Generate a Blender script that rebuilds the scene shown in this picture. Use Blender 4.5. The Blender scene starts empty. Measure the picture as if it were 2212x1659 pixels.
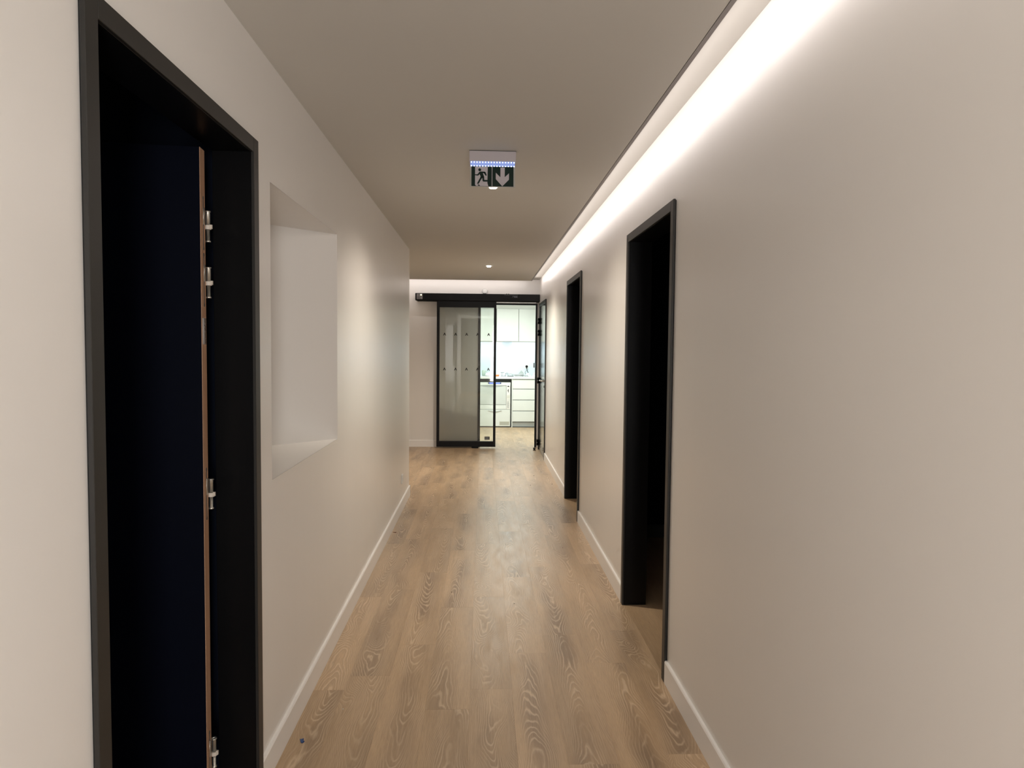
import bpy, math, random
from mathutils import Matrix, Vector
random.seed(7)
sc = bpy.context.scene
C = sc.collection

# ------------------------------------------------------------------ camera
YAW, PITCH, ROLL, FPX = 0.04085, 0.05009, 0.00934, 1541.0
cy, sy, cp, sp = math.cos(YAW), math.sin(YAW), math.cos(PITCH), math.sin(PITCH)
fwd = Vector((sy*cp, cy*cp, -sp)); rt0 = Vector((cy, -sy, 0)); up0 = rt0.cross(fwd)
rt = rt0*math.cos(ROLL) + up0*math.sin(ROLL); up = up0*math.cos(ROLL) - rt0*math.sin(ROLL)
cam = bpy.data.objects.new('camera', bpy.data.cameras.new('camera')); C.objects.link(cam)
M = Matrix.Identity(4)
for i in range(3):
    M[i][0], M[i][1], M[i][2] = rt[i], up[i], -fwd[i]
M[2][3] = 1.475
cam.matrix_world = M
cam.data.sensor_width = 36; cam.data.sensor_fit = 'HORIZONTAL'; cam.data.lens = FPX/2212*36
cam.data.clip_start = 0.02
sc.camera = cam

# ------------------------------------------------------------------ world, exposure
w = bpy.data.worlds.new('world'); sc.world = w; w.use_nodes = True
w.node_tree.nodes['Background'].inputs[0].default_value = (0.9, 0.95, 1, 1)
w.node_tree.nodes['Background'].inputs[1].default_value = 0.02
sc.view_settings.view_transform = 'Standard'; sc.view_settings.look = 'None'
sc.view_settings.gamma = 1; sc.view_settings.use_curve_mapping = False
sc.view_settings.exposure = 0.66

# ------------------------------------------------------------------ lights
def area(name, loc, direction, sx, sy_, power, col, spread=180, xaxis=None):
    l = bpy.data.lights.new(name, 'AREA'); l.shape = 'RECTANGLE'; l.size = sx; l.size_y = sy_
    l.energy = power; l.color = col; l.spread = math.radians(spread)
    o = bpy.data.objects.new(name, l); C.objects.link(o)
    z = -Vector(direction).normalized(); x = Vector(xaxis).normalized(); y = z.cross(x)
    m = Matrix.Identity(4)
    for i in range(3):
        m[i][0], m[i][1], m[i][2], m[i][3] = x[i], y[i], z[i], loc[i]
    o.matrix_world = m
    return o
LED = (1.0, 0.92, 0.885)
# LED lines inside the ceiling slots (right wall, then far wall)
area('slot_led_right', (0.697, 3.6, 2.452), (1, 0, -0.60), 13.2, 0.012, 10.5, LED, 180, (0, 1, 0))
area('slot_led_far', (-1.15, 10.24, 2.452), (0, 1, -0.2), 3.6, 0.012, 3.6, LED, 180, (1, 0, 0))
# kitchen ceiling panel and two strips under the wall cabinets
area('kitchen_ceiling_light', (0.2, 12.0, 2.31), (0, 0, -1), 1.6, 0.9, 40, (0.93, 1.0, 0.93), 180, (1, 0, 0))
area('cabinet_strip_light', (0.06, 13.66, 1.585), (0, 0.25, -1), 0.62, 0.03, 1.5, (0.82, 0.93, 1.0), 180, (1, 0, 0))
area('cabinet_strip_light', (0.84, 13.66, 1.585), (0, 0.25, -1), 0.56, 0.03, 1.5, (0.82, 0.93, 1.0), 180, (1, 0, 0))

# unseen upright fill light added behind the camera to brighten the left wall
area('fill_light_behind', (0.45, -2.0, 1.30), (-1, 0.75, 0.1), 0.55, 1.8, 48, (1, 0.975, 0.95), 150, (0.75, 1, 0))
DOWNLIGHTS_AND_FILL = [(0.05, 4.285, 54), (0.06, 8.41, 112), (-2.2, 8.2, 14)]  # last entry is an unseen alcove lamp, added to brighten the far area
for x, y, P in DOWNLIGHTS_AND_FILL:
    l = bpy.data.lights.new('downlight_or_fill', 'SPOT'); l.energy = P; l.color = (1, 0.89, 0.75)
    l.spot_size = math.radians(150); l.spot_blend = 1.0; l.shadow_soft_size = 0.025
    o = bpy.data.objects.new('downlight_or_fill', l); C.objects.link(o); o.location = (x, y, 2.41)

# ------------------------------------------------------------------ materials
def mat(name, col, rough=0.5, metal=0.0, emit=None, estr=0.0, spec=0.5):
    m = bpy.data.materials.new(name); m.use_nodes = True
    b = m.node_tree.nodes['Principled BSDF']
    b.inputs['Base Color'].default_value = (*col, 1); b.inputs['Roughness'].default_value = rough
    b.inputs['Metallic'].default_value = metal; b.inputs['Specular IOR Level'].default_value = spec
    if emit:
        b.inputs['Emission Color'].default_value = (*emit, 1); b.inputs['Emission Strength'].default_value = estr
    return m
class N:
    def __init__(s, m): s.t = m.node_tree; s.b = s.t.nodes['Principled BSDF']
    def n(s, kind, **kw):
        o = s.t.nodes.new(kind)
        for k, v in kw.items(): setattr(o, k, v)
        return o
    def link(s, a, b): s.t.links.new(a, b)
    def val(s, inp, v):
        if hasattr(v, 'is_linked') or isinstance(v, bpy.types.NodeSocket): s.link(v, inp)
        else: inp.default_value = v
    def m(s, op, a, b=0.0, c=0.0):
        o = s.n('ShaderNodeMath', operation=op)
        for i, v in enumerate((a, b, c)): s.val(o.inputs[i], v)
        return o.outputs[0]
    def vm(s, op, a, b):
        o = s.n('ShaderNodeVectorMath', operation=op); s.val(o.inputs[0], a); s.val(o.inputs[1], b); return o.outputs[0]
    def noise(s, v, scale=1.0, detail=2.0, rough=0.5):
        o = s.n('ShaderNodeTexNoise'); s.link(v, o.inputs['Vector']); o.inputs['Scale'].default_value = scale
        o.inputs['Detail'].default_value = detail; o.inputs['Roughness'].default_value = rough; return o.outputs['Fac']
    def mix(s, f, a, b):
        o = s.n('ShaderNodeMix', data_type='RGBA'); s.val(o.inputs[0], f)
        for i, v in ((6, a), (7, b)):
            if isinstance(v, tuple): o.inputs[i].default_value = (*v, 1)
            else: s.link(v, o.inputs[i])
        return o.outputs[2]
    def bump(s, h, strength, dist):
        o = s.n('ShaderNodeBump'); o.inputs['Strength'].default_value = strength; o.inputs['Distance'].default_value = dist
        s.link(h, o.inputs['Height']); s.link(o.outputs[0], s.b.inputs['Normal'])
def paint(name, col, rough, bump=0.15, spec=0.5):
    m = mat(name, col, rough, spec=spec); n = N(m)
    g = n.n('ShaderNodeNewGeometry').outputs['Position']
    a = n.noise(g, 260, 3, 0.6)
    # faint vertical roller marks
    r = n.noise(n.vm('MULTIPLY', g, (9, 9, 0.5)), 1.0, 3, 0.6)
    n.bump(n.m('ADD', a, n.m('MULTIPLY', r, 3.0)), bump, 0.0006)
    n.link(n.m('ADD', n.m('MULTIPLY', r, 0.12), rough-0.06), n.b.inputs['Roughness'])
    return m
WALL = paint('wall_paint', (0.79, 0.765, 0.735), 0.31, 0.08)
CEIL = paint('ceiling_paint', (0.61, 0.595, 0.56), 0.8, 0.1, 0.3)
BASE = mat('baseboard_paint', (0.86, 0.84, 0.82), 0.3)
KWALL = mat('kitchen_wall_paint', (0.80, 0.82, 0.80), 0.5)
BLACK = mat('black_lacquer', (0.003, 0.003, 0.0035), 0.35, spec=0.18)
FRAME = mat('black_door_frame', (0.019, 0.018, 0.0165), 0.42, spec=0.38)
GROOVE = mat('shadow_gap_seal', (0.003, 0.003, 0.003), 0.8)
NAVY = mat('dark_navy_laminate', (0.0006, 0.0014, 0.0055), 0.6, spec=0.06)
ROOM_SHADE = mat('unlit_room_shade', (0.004, 0.006, 0.013), 0.8, spec=0.1)  # near-black navy holds the shade of the unlit rooms
GLOSS = mat('glossy_dark_laminate', (0.02, 0.022, 0.022), 0.13)
WHITE = mat('white_lacquer', (0.76, 0.80, 0.78), 0.3)
WHITEPL = mat('white_plastic', (0.8, 0.8, 0.78), 0.35)
GREY = mat('grey_toe_kick', (0.42, 0.46, 0.46), 0.35, 0.4)
CHROME = mat('brushed_steel', (0.62, 0.62, 0.60), 0.28, 1.0)
HINGE = mat('zinc_hinge', (0.60, 0.60, 0.56), 0.3, 0.9)
RING = mat('beige_nylon_ring', (0.55, 0.50, 0.44), 0.5)
ALU = mat('grey_aluminium_profile', (0.30, 0.28, 0.28), 0.4, 0.3)
TILE = mat('white_glass_splashback', (0.60, 0.68, 0.73), 0.2)
DARKGREY = mat('dark_grey_plastic', (0.045, 0.05, 0.05), 0.5)
LAMP = mat('lit_lamp', (1, 1, 1), 0.5, emit=(1, 0.93, 0.8), estr=9)
EDGE = mat('raw_chipboard_edge', (0.36, 0.20, 0.115), 0.6)
n = N(EDGE); g = n.n('ShaderNodeNewGeometry').outputs['Position']
a = n.noise(n.vm('MULTIPLY', g, (60, 60, 5)), 1, 3)
n.link(n.mix(a, (0.30, 0.16, 0.09), (0.44, 0.27, 0.17)), n.b.inputs['Base Color'])
GREEN = mat('exit_sign_green', (0.003, 0.016, 0.011), 0.4, spec=0.2)
SIGNW = mat('exit_sign_white', (0.50, 0.46, 0.49), 0.4)
LEDBLUE = mat('blue_white_led_bar', (0.10, 0.14, 0.35), 0.5, emit=(0.30, 0.40, 0.80), estr=0.42)
LEDDOT = mat('led_dot', (1, 1, 1), 0.5, emit=(0.8, 0.93, 1.0), estr=1.6)
BLUEUI = mat('blue_lit_display', (0.1, 0.15, 0.6), 0.4, emit=(0.12, 0.20, 0.85), estr=0.6)

def oak():
    m = mat('limed_oak_vinyl', (0.4, 0.28, 0.18), 0.4); n = N(m)
    tc = n.n('ShaderNodeTexCoord').outputs['Object']
    rnd = n.n('ShaderNodeObjectInfo').outputs['Random']
    sx = n.n('ShaderNodeSeparateXYZ'); n.link(tc, sx.inputs[0]); X, Y = sx.outputs[0], sx.outputs[1]
    sg = n.m('SUBTRACT', n.m('MULTIPLY', n.m('GREATER_THAN', n.m('FRACT', n.m('MULTIPLY', rnd, 7.31)), 0.5), 2.0), 1.0)
    off = n.m('MULTIPLY', rnd, 57.0)
    def vec(kx, ky, kz=0.0):
        c = n.n('ShaderNodeCombineXYZ')
        n.link(n.m('MULTIPLY', X, kx), c.inputs[0]); n.link(n.m('MULTIPLY', Y, ky), c.inputs[1])
        n.link(n.m('ADD', off, kz), c.inputs[2]); return c.outputs[0]
    def ctr(v, k): return n.m('MULTIPLY', n.m('SUBTRACT', v, 0.5), k)
    # centre line of the heartwood wanders along the plank
    xc = n.m('ADD', X, n.m('ADD', ctr(n.noise(vec(0.01, 2.2), 1, 1), 0.13), ctr(n.m('FRACT', n.m('MULTIPLY', rnd, 9.7)), 0.08)))
    xn = n.m('MULTIPLY', n.m('ABSOLUTE', xc), 11.0)                    # 0 at the heart, ~1 at the edge
    par = n.m('MULTIPLY', n.m('POWER', xn, 1.8), 0.17)
    vor = n.n('ShaderNodeTexVoronoi', voronoi_dimensions='3D', feature='F1'); n.link(vec(6.0, 2.1, 3), vor.inputs['Vector'])
    vor.inputs['Scale'].default_value = 0.85
    kd = n.m('MAXIMUM', n.m('SUBTRACT', 1.0, n.m('MULTIPLY', vor.outputs['Distance'], 2.4)), 0.0)
    knot = n.m('MULTIPLY', n.m('POWER', kd, 1.6), 0.22)
    f = n.m('ADD', n.m('MULTIPLY', n.m('MULTIPLY', Y, 0.20), sg), par)
    f = n.m('ADD', f, knot)
    f = n.m('ADD', f, ctr(n.noise(vec(9, 1.7, 5), 1, 1.5), 0.18))
    f = n.m('ADD', f, ctr(n.noise(vec(34, 8, 9), 1, 2), 0.026))
    ph = n.m('FRACT', n.m('MULTIPLY', f, 52.0))
    # sharp pale line followed by a soft brown falloff, like limed latewood
    d = n.m('ABSOLUTE', n.m('SUBTRACT', ph, 0.5))
    line = n.m('POWER', n.m('MAXIMUM', n.m('SUBTRACT', 1.0, n.m('MULTIPLY', d, 4.0)), 0.0), 1.1)
    dark = n.m('MULTIPLY', ph, n.m('GREATER_THAN', 0.42, ph))
    heart = n.m('MAXIMUM', n.m('SUBTRACT', 1.0, n.m('MULTIPLY', n.m('POWER', xn, 1.5), 1.25)), 0.0)
    hm = n.m('MINIMUM', n.m('MULTIPLY', n.m('MAXIMUM', n.m('SUBTRACT', n.noise(vec(5, 1.3, 31), 1, 1.5), 0.42), 0.0), 7.0), 1.0)
    hr = n.m('MINIMUM', n.m('MULTIPLY', n.m('FRACT', n.m('MULTIPLY', rnd, 5.3)), 1.5), 1.0)
    heart = n.m('MULTIPLY', n.m('MULTIPLY', heart, hm), n.m('MULTIPLY', hr, 0.85))
    lmask = n.m('MINIMUM', n.m('MULTIPLY', n.m('MAXIMUM', n.m('SUBTRACT', n.noise(vec(12, 2.5, 21), 1, 2), 0.33), 0.0), 4.5), 1.0)
    edgef = n.m('MAXIMUM', n.m('SUBTRACT', 1.15, n.m('MULTIPLY', xn, 0.75)), 0.15)
    line = n.m('MULTIPLY', n.m('MULTIPLY', line, lmask), n.m('MINIMUM', edgef, 1.0))
    fib = n.noise(vec(420, 14, 2), 1, 3, 0.7)
    fib2 = n.noise(vec(150, 2.4, 7), 1, 2, 0.6)
    tone = n.noise(vec(9, 1.1, 13), 1, 2)
    c = n.mix(n.m('MULTIPLY', n.m('SUBTRACT', tone, 0.28), 2.3), (0.375, 0.258, 0.152), (0.535, 0.375, 0.228))
    c = n.mix(n.m('MULTIPLY', heart, 0.85), c, (0.190, 0.128, 0.082))
    c = n.mix(n.m('MULTIPLY', n.m('MAXIMUM', n.m('SUBTRACT', fib, 0.36), 0.0), 1.3), c, (0.200, 0.130, 0.078))
    c = n.mix(n.m('MULTIPLY', n.m('MAXIMUM', n.m('SUBTRACT', fib2, 0.50), 0.0), 1.8), c, (0.50, 0.36, 0.235))
    c = n.mix(n.m('MULTIPLY', n.m('MULTIPLY', dark, lmask), 0.75), c, (0.190, 0.125, 0.078))
    c = n.mix(n.m('MULTIPLY', line, 0.72), c, (0.62, 0.475, 0.33))
    hsv = n.n('ShaderNodeHueSaturation'); n.link(c, hsv.inputs['Color'])
    n.link(n.m('ADD', 0.99, n.m('MULTIPLY', n.m('FRACT', n.m('MULTIPLY', rnd, 3.7)), 0.14)), hsv.inputs['Value'])
    n.link(hsv.outputs[0], n.b.inputs['Base Color'])
    n.link(n.m('ADD', 0.24, n.m('MULTIPLY', n.noise(vec(25, 6, 40), 1, 3), 0.2)), n.b.inputs['Roughness'])
    n.bump(n.m('ADD', n.m('MULTIPLY', line, -0.8), n.m('MULTIPLY', fib, 0.5)), 0.45, 0.0006)
    return m
OAK = oak()
def glass():
    m = bpy.data.materials.new('clear_glass'); m.use_nodes = True; t = m.node_tree; t.nodes.clear()
    o = t.nodes.new('ShaderNodeOutputMaterial'); tr = t.nodes.new('ShaderNodeBsdfTransparent'); gl = t.nodes.new('ShaderNodeBsdfGlossy')
    tr.inputs[0].default_value = (0.90, 0.92, 0.90, 1); gl.inputs['Roughness'].default_value = 0.02
    fr = t.nodes.new('ShaderNodeFresnel'); fr.inputs[0].default_value = 1.5
    mx = t.nodes.new('ShaderNodeMixShader'); t.links.new(fr.outputs[0], mx.inputs[0])
    t.links.new(tr.outputs[0], mx.inputs[1]); t.links.new(gl.outputs[0], mx.inputs[2]); t.links.new(mx.outputs[0], o.inputs[0])
    return m
GLASS = glass()

# ------------------------------------------------------------------ mesh helpers
class MB:
    def __init__(s): s.v = []; s.f = []; s.mi = []; s.mats = []
    def mid(s, m):
        if m not in s.mats: s.mats.append(m)
        return s.mats.index(m)
    def add(s, vs, fs, m):
        k = len(s.v); s.v += [tuple(v) for v in vs]; i = s.mid(m)
        for f in fs: s.f.append([k+a for a in f]); s.mi.append(i)
        return s
    def box(s, x0, x1, y0, y1, z0, z1, m, bev=0.0):
        x0, x1 = sorted((x0, x1)); y0, y1 = sorted((y0, y1)); z0, z1 = sorted((z0, z1))
        b = bev
        if b <= 0:
            vs = [(x, y, z) for x in (x0, x1) for y in (y0, y1) for z in (z0, z1)]
            fs = [(0, 1, 3, 2), (4, 6, 7, 5), (0, 4, 5, 1), (2, 3, 7, 6), (0, 2, 6, 4), (1, 5, 7, 3)]
            return s.add(vs, fs, m)
        # chamfered box: 24 verts
        X, Y, Z = (x0, x1), (y0, y1), (z0, z1); vs = []; idx = {}
        for i in (0, 1):
            for j in (0, 1):
                for k in (0, 1):
                    sx_, sy_, sz_ = (1, -1)[i]*b, (1, -1)[j]*b, (1, -1)[k]*b
                    for ax, p in (('x', (X[i], Y[j]+sy_, Z[k]+sz_)), ('y', (X[i]+sx_, Y[j], Z[k]+sz_)), ('z', (X[i]+sx_, Y[j]+sy_, Z[k]))):
                        idx[(i, j, k, ax)] = len(vs); vs.append(p)
        fs = []
        for i in (0, 1): fs.append([idx[(i, j, k, 'x')] for j, k in ((0, 0), (0, 1), (1, 1), (1, 0))])
        for j in (0, 1): fs.append([idx[(i, j, k, 'y')] for i, k in ((0, 0), (1, 0), (1, 1), (0, 1))])
        for k in (0, 1): fs.append([idx[(i, j, k, 'z')] for i, j in ((0, 0), (0, 1), (1, 1), (1, 0))])
        for i in (0, 1):
            for j in (0, 1): fs.append([idx[(i, j, 0, 'x')], idx[(i, j, 1, 'x')], idx[(i, j, 1, 'y')], idx[(i, j, 0, 'y')]])
            for k in (0, 1): fs.append([idx[(i, 0, k, 'x')], idx[(i, 1, k, 'x')], idx[(i, 1, k, 'z')], idx[(i, 0, k, 'z')]])
        for j in (0, 1):
            for k in (0, 1): fs.append([idx[(0, j, k, 'y')], idx[(1, j, k, 'y')], idx[(1, j, k, 'z')], idx[(0, j, k, 'z')]])
        for i in (0, 1):
            for j in (0, 1):
                for k in (0, 1): fs.append([idx[(i, j, k, a)] for a in 'xyz'])
        return s.add(vs, fs, m)
    def lathe(s, prof, c, m, seg=24, axis='z'):
        vs = []; fs = []
        for r, h in prof:
            for i in range(seg):
                a = 2*math.pi*i/seg; p = (r*math.cos(a), r*math.sin(a), h)
                if axis == 'x': p = (p[2], p[0], p[1])
                elif axis == 'y': p = (p[0], p[2], p[1])
                vs.append((p[0]+c[0], p[1]+c[1], p[2]+c[2]))
        for j in range(len(prof)-1):
            for i in range(seg):
                k = (i+1) % seg; fs.append((j*seg+i, j*seg+k, (j+1)*seg+k, (j+1)*seg+i))
        fs.append(list(range(seg))); fs.append([(len(prof)-1)*seg+i for i in range(seg)])
        return s.add(vs, fs, m)
    def tube(s, pts, r, m, seg=8):
        vs = []; fs = []; pts = [Vector(p) for p in pts]
        for i, p in enumerate(pts):
            d = (pts[min(i+1, len(pts)-1)] - pts[max(i-1, 0)]).normalized()
            a = d.cross(Vector((0, 0, 1)) if abs(d.z) < 0.9 else Vector((1, 0, 0))).normalized(); b = d.cross(a)
            for k in range(seg):
                t = 2*math.pi*k/seg; vs.append(p + a*math.cos(t)*r + b*math.sin(t)*r)
        for j in range(len(pts)-1):
            for i in range(seg):
                k = (i+1) % seg; fs.append((j*seg+i, j*seg+k, (j+1)*seg+k, (j+1)*seg+i))
        fs.append(list(range(seg))); fs.append([(len(pts)-1)*seg+i for i in range(seg)])
        return s.add(vs, fs, m)
    def prism(s, poly, y0, y1, m):            # poly in (x, z), extruded along y
        k = len(poly); vs = [(x, y0, z) for x, z in poly] + [(x, y1, z) for x, z in poly]
        fs = [list(range(k)), list(range(k, 2*k))] + [(i, (i+1) % k, k+(i+1) % k, k+i) for i in range(k)]
        return s.add(vs, fs, m)
    def mesh(s, name, smooth=False):
        me = bpy.data.meshes.new(name); me.from_pydata(s.v, [], s.f)
        for m in s.mats: me.materials.append(m)
        me.polygons.foreach_set('material_index', s.mi)
        import bmesh
        b = bmesh.new(); b.from_mesh(me); bmesh.ops.recalc_face_normals(b, faces=b.faces); b.to_mesh(me); b.free()
        if smooth:
            me.polygons.foreach_set('use_smooth', [len(p.vertices) == 4 for p in me.polygons])
        me.update(); return me
    def build(s, name, parent=None, smooth=False, loc=None):
        """link as one mesh object; verts are world coordinates, made local to parent / loc"""
        o = bpy.data.objects.new(name, s.mesh(name, smooth)); C.objects.link(o)
        if loc is not None: 
            o.data.transform(Matrix.Translation(-Vector(loc))); o.location = loc
        if parent is not None:
            o.parent = parent
            pw = wloc(parent)
            if loc is None: o.data.transform(Matrix.Translation(-pw))
            else: o.location = Vector(loc) - pw
        return o
def wloc(o):
    v = Vector(o.location); p = o.parent
    while p is not None: v += Vector(p.location); p = p.parent
    return v
def tag(o, label=None, cat=None, group=None, kind=None):
    if label: o['label'] = label
    if cat: o['category'] = cat
    if group: o['group'] = group
    if kind: o['kind'] = kind
    return o
def empty(name, loc, label=None, cat=None, group=None, kind=None):
    o = bpy.data.objects.new(name, None); C.objects.link(o); o.location = loc; o.empty_display_size = 0.1
    return tag(o, label, cat, group, kind)
def copy_tree(o, dloc):
    def cp(a, parent):
        c = a.copy(); C.objects.link(c)
        if parent is not None: c.parent = parent
        for ch in list(a.children): cp(ch, c)
        return c
    r = cp(o, None); r.location = Vector(o.location) + Vector(dloc); return r

# ------------------------------------------------------------------ the shell
L, R_, ZC, ZU = -0.73, 0.825, 2.437, 2.487      # wall faces, ceiling, slot roof
LT, RT = 0.11, 0.12
YB, YF, YK = -3.2, 10.6, 13.85                  # back, far wall face, kitchen back wall
DL = (1.36, 2.303)                              # rough opening of the left door
DR = [(3.087, 4.042), (6.005, 6.955), (9.358, 10.372)]
NI = (2.493, 3.61, 1.01, 2.033)
DZ = 2.10

m = MB(); xa, xb = L-LT, L
m.box(xa, xb, YB, DL[0], 0, ZC, WALL); m.box(xa, xb, DL[0], DL[1], DZ, ZC, WALL)
m.box(xa, xb, DL[1], NI[0], 0, ZC, WALL); m.box(xa, xb, NI[0], NI[1], 0, NI[2], WALL)
m.box(xa, xb, NI[0], NI[1], NI[3], ZC, WALL); m.box(xa, xb, NI[1], 7.1, 0, ZC, WALL)
wall_left = m.build('wall_left'); tag(wall_left, 'long off white painted wall on the left, ending halfway down the corridor', kind='structure')
# niche with a splayed far side, lined with plaster
m = MB(); y0, y1, z0, z1 = NI; bx = -1.08
pl = [(L-0.0005, y0+0.001), (bx, y0+0.001), (bx, y1-(L-bx)), (L, y1)]
def quad(a, b, z0_, z1_): return ([(a[0], a[1], z0_), (b[0], b[1], z0_), (b[0], b[1], z1_), (a[0], a[1], z1_)], [(0, 1, 2, 3)])
for a, b in ((pl[0], pl[1]), (pl[1], pl[2]), (pl[2], pl[3])):
    v, f = quad(a, b, z0, z1); m.add(v, f, WALL)
full = [(L-0.0005, y0)] + pl[1:]
m.add([(x, y, z0+0.001) for x, y in full], [(0, 1, 2, 3)], WALL); m.add([(x, y, z1-0.001) for x, y in full], [(0, 1, 2, 3)], WALL)
# outer box that closes the niche off
m.box(bx-0.03, bx-0.01, y0-0.02, y1+0.02, z0-0.03, z1+0.03, WALL)
m.build('wall_niche_lining', wall_left)
# the opening's far room: return wall, left wall
m = MB(); m.box(-3.1, L-LT, 6.99, 7.1, 0, ZC, WALL); tag(m.build('wall_return'), kind='structure')
m = MB(); m.box(-3.1, -3.0, 7.1, YF, 0, ZU, WALL); tag(m.build('wall_alcove'), kind='structure')

m = MB(); xa, xb = R_, R_+RT; ys = YB
for a, b in DR:
    m.box(xa, xb, ys, a, 0, ZU+0.02, WALL); m.box(xa, xb, a, b, DZ, ZU+0.02, WALL); ys = b
m.box(xa, xb, ys, YF, 0, ZU+0.02, WALL)
tag(m.build('wall_right'), 'long off white painted wall on the right washed by the ceiling light slot', kind='structure')
m = MB(); m.box(-1.4, R_+RT, YB-0.1, YB, 0, ZU, WALL); tag(m.build('wall_back'), kind='structure')
OX0, OX1, OZ = -0.075, 0.80, 2.135              # kitchen opening
m = MB(); m.box(-3.1, OX0, YF, YF+0.15, 0, ZU+0.02, WALL); m.box(OX0, OX1, YF, YF+0.15, OZ, ZU+0.02, WALL); m.box(OX1, 1.5, YF, YF+0.15, 0, ZU+0.02, WALL)
tag(m.build('wall_far'), 'off white end wall behind the sliding glass door', kind='structure')
# ceiling: low panel, slot roof
CE = 10.21
m = MB(); m.box(L-0.3, 0.673, YB, CE, ZC, ZC+0.012, CEIL); m.box(-3.1, L-0.3, 6.99, CE, ZC, ZC+0.012, CEIL)
# side of the panel behind the LED profile
m.box(0.655, 0.672, YB, CE, ZC+0.012, ZU, CEIL); m.box(-3.1, 0.655, CE-0.03, CE-0.012, ZC+0.012, ZU, CEIL)
ceiling = tag(m.build('ceiling'), 'dim lowered ceiling of the corridor', kind='structure')
m = MB(); m.box(-3.1, R_+RT, YB, YF, ZU, ZU+0.05, CEIL); m.build('slot_roof', ceiling)
m = MB(); m.box(0.6745, 0.690, YB, CE-0.002, ZC-0.001, ZC+0.011, ALU); m.box(0.6745, 0.677, YB, CE-0.002, ZC+0.011, ZC+0.03, ALU)
tag(m.build('trim_1'), 'thin grey aluminium edge profile along the ceiling light slot', kind='structure')
# LED tapes that the profiles hold
for nm, b in (('led_tape', (0.678, 0.692, YB+0.1, CE-0.05, ZC+0.0115, ZC+0.013)), ):
    m = MB(); m.box(*b, WHITEPL); tag(m.build(nm), 'light strip tape hidden in the ceiling slot above the right wall', 'light strip')

# floors: slab + planks
PW, PL, PX0 = 0.1805, 1.148, 0.135
OFFS = {-5: 3.025, -4: 3.155, -3: 3.487, -2: 3.998, -1: 3.02, 0: 4.53, 1: 3.60, 2: 3.267, 3: 3.656, 4: 3.1}
m = MB(); m.box(-3.1, 3.2, YB, 14.2, -0.08, -0.004, mat('floor_underlay', (0.16, 0.11, 0.07), 0.9))
floor = tag(m.build('floor'), 'limed oak look plank floor', kind='structure')
G = 0.00008; plank_meshes = {}
def plank(x0, x1, y0, y1):
    if y1-y0 < 0.02 or x1-x0 < 0.01: return
    key = (round(x1-x0, 3), round(y1-y0, 3))
    if key not in plank_meshes:
        hx, hy = (x1-x0)/2-G, (y1-y0)/2-G; b = 0.00025
        mm = MB(); z0, z1 = -0.004, 0.0
        vs = [(-hx, -hy, z0), (hx, -hy, z0), (hx, hy, z0), (-hx, hy, z0), (-hx, -hy, z1-b), (hx, -hy, z1-b), (hx, hy, z1-b), (-hx, hy, z1-b),
              (-hx+b, -hy+b, z1), (hx-b, -hy+b, z1), (hx-b, hy-b, z1), (-hx+b, hy-b, z1)]
        fs = [(0, 3, 2, 1), (8, 9, 10, 11)] + [(i, (i+1) % 4, 4+(i+1) % 4, 4+i) for i in range(4)] + [(4+i, 4+(i+1) % 4, 8+(i+1) % 4, 8+i) for i in range(4)]
        plank_meshes[key] = mm.add(vs, fs, OAK).mesh('plank')
    o = bpy.data.objects.new('plank', plank_meshes[key]); C.objects.link(o); o.parent = floor
    o.location = ((x0+x1)/2, (y0+y1)/2, 0)
def lay(xmin, xmax, ymin, ymax):
    k = math.floor((xmin-PX0)/PW)
    while PX0+k*PW < xmax:
        x0, x1 = PX0+k*PW, PX0+(k+1)*PW
        off = OFFS.get(k, 3.1+0.413*(k % 5)); j = math.floor((ymin-off)/PL)
        while off+j*PL < ymax:
            plank(max(x0, xmin), min(x1, xmax), max(off+j*PL, ymin), min(off+(j+1)*PL, ymax)); j += 1
        k += 1
lay(L-0.005, R_+0.004, -0.05, YF)               # corridor in front of and around the camera
lay(-1.32, L-0.005, 7.1, YF)                    # start of the alcove
lay(-0.95, 1.03, YF, 13.32)                     # kitchen
# floor beyond the near right doorway and parts the photo never shows
for nm, b, k in (('floor_side_room', (R_+0.004, 3.1, 2.2, 5.5), 0), ('floor_side_room', (R_+0.004, 3.1, 5.8, 8.2), 0),
                 ('floor_behind', (L, R_, YB, -0.05), 0), ('floor_alcove', (-3.0, -1.32, 7.1, YF), 0), ('floor_left_room', (-3.1, L-0.005, 0.6, 2.42), 0),
                 ('floor_kitchen_edge', (-1.3, -0.95, YF, YK), 0), ('floor_kitchen_edge', (1.03, 1.5, YF, YK), 0), ('floor_kitchen_edge', (-0.95, 1.03, 13.32, YK), 0)):
    m = MB(); m.box(b[0], b[1], b[2], b[3], -0.004, -0.0002, OAK); m.build(nm, floor)

# side rooms, their darkness put into the wall colour
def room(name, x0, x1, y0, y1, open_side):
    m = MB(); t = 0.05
    m.box(x0, x1, y0-t, y0, 0, 2.6, ROOM_SHADE); m.box(x0, x1, y1, y1+t, 0, 2.6, ROOM_SHADE); m.box(x0, x1, y0, y1, 2.5, 2.55, ROOM_SHADE)
    if open_side == 'r': m.box(x0-t, x0, y0, y1, 0, 2.6, ROOM_SHADE)
    else: m.box(x1, x1+t, y0, y1, 0, 2.6, ROOM_SHADE)
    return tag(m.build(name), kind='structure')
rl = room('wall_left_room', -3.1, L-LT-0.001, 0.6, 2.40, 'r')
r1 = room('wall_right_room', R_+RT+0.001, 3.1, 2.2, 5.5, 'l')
m = MB(); m.box(R_+RT, 3.1, 5.486, 5.5, 0, 0.1, DARKGREY, 0.003); m.build('skirting', r1)
r2 = room('wall_middle_room', R_+RT+0.001, 3.1, 5.8, 8.2, 'l')
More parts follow.
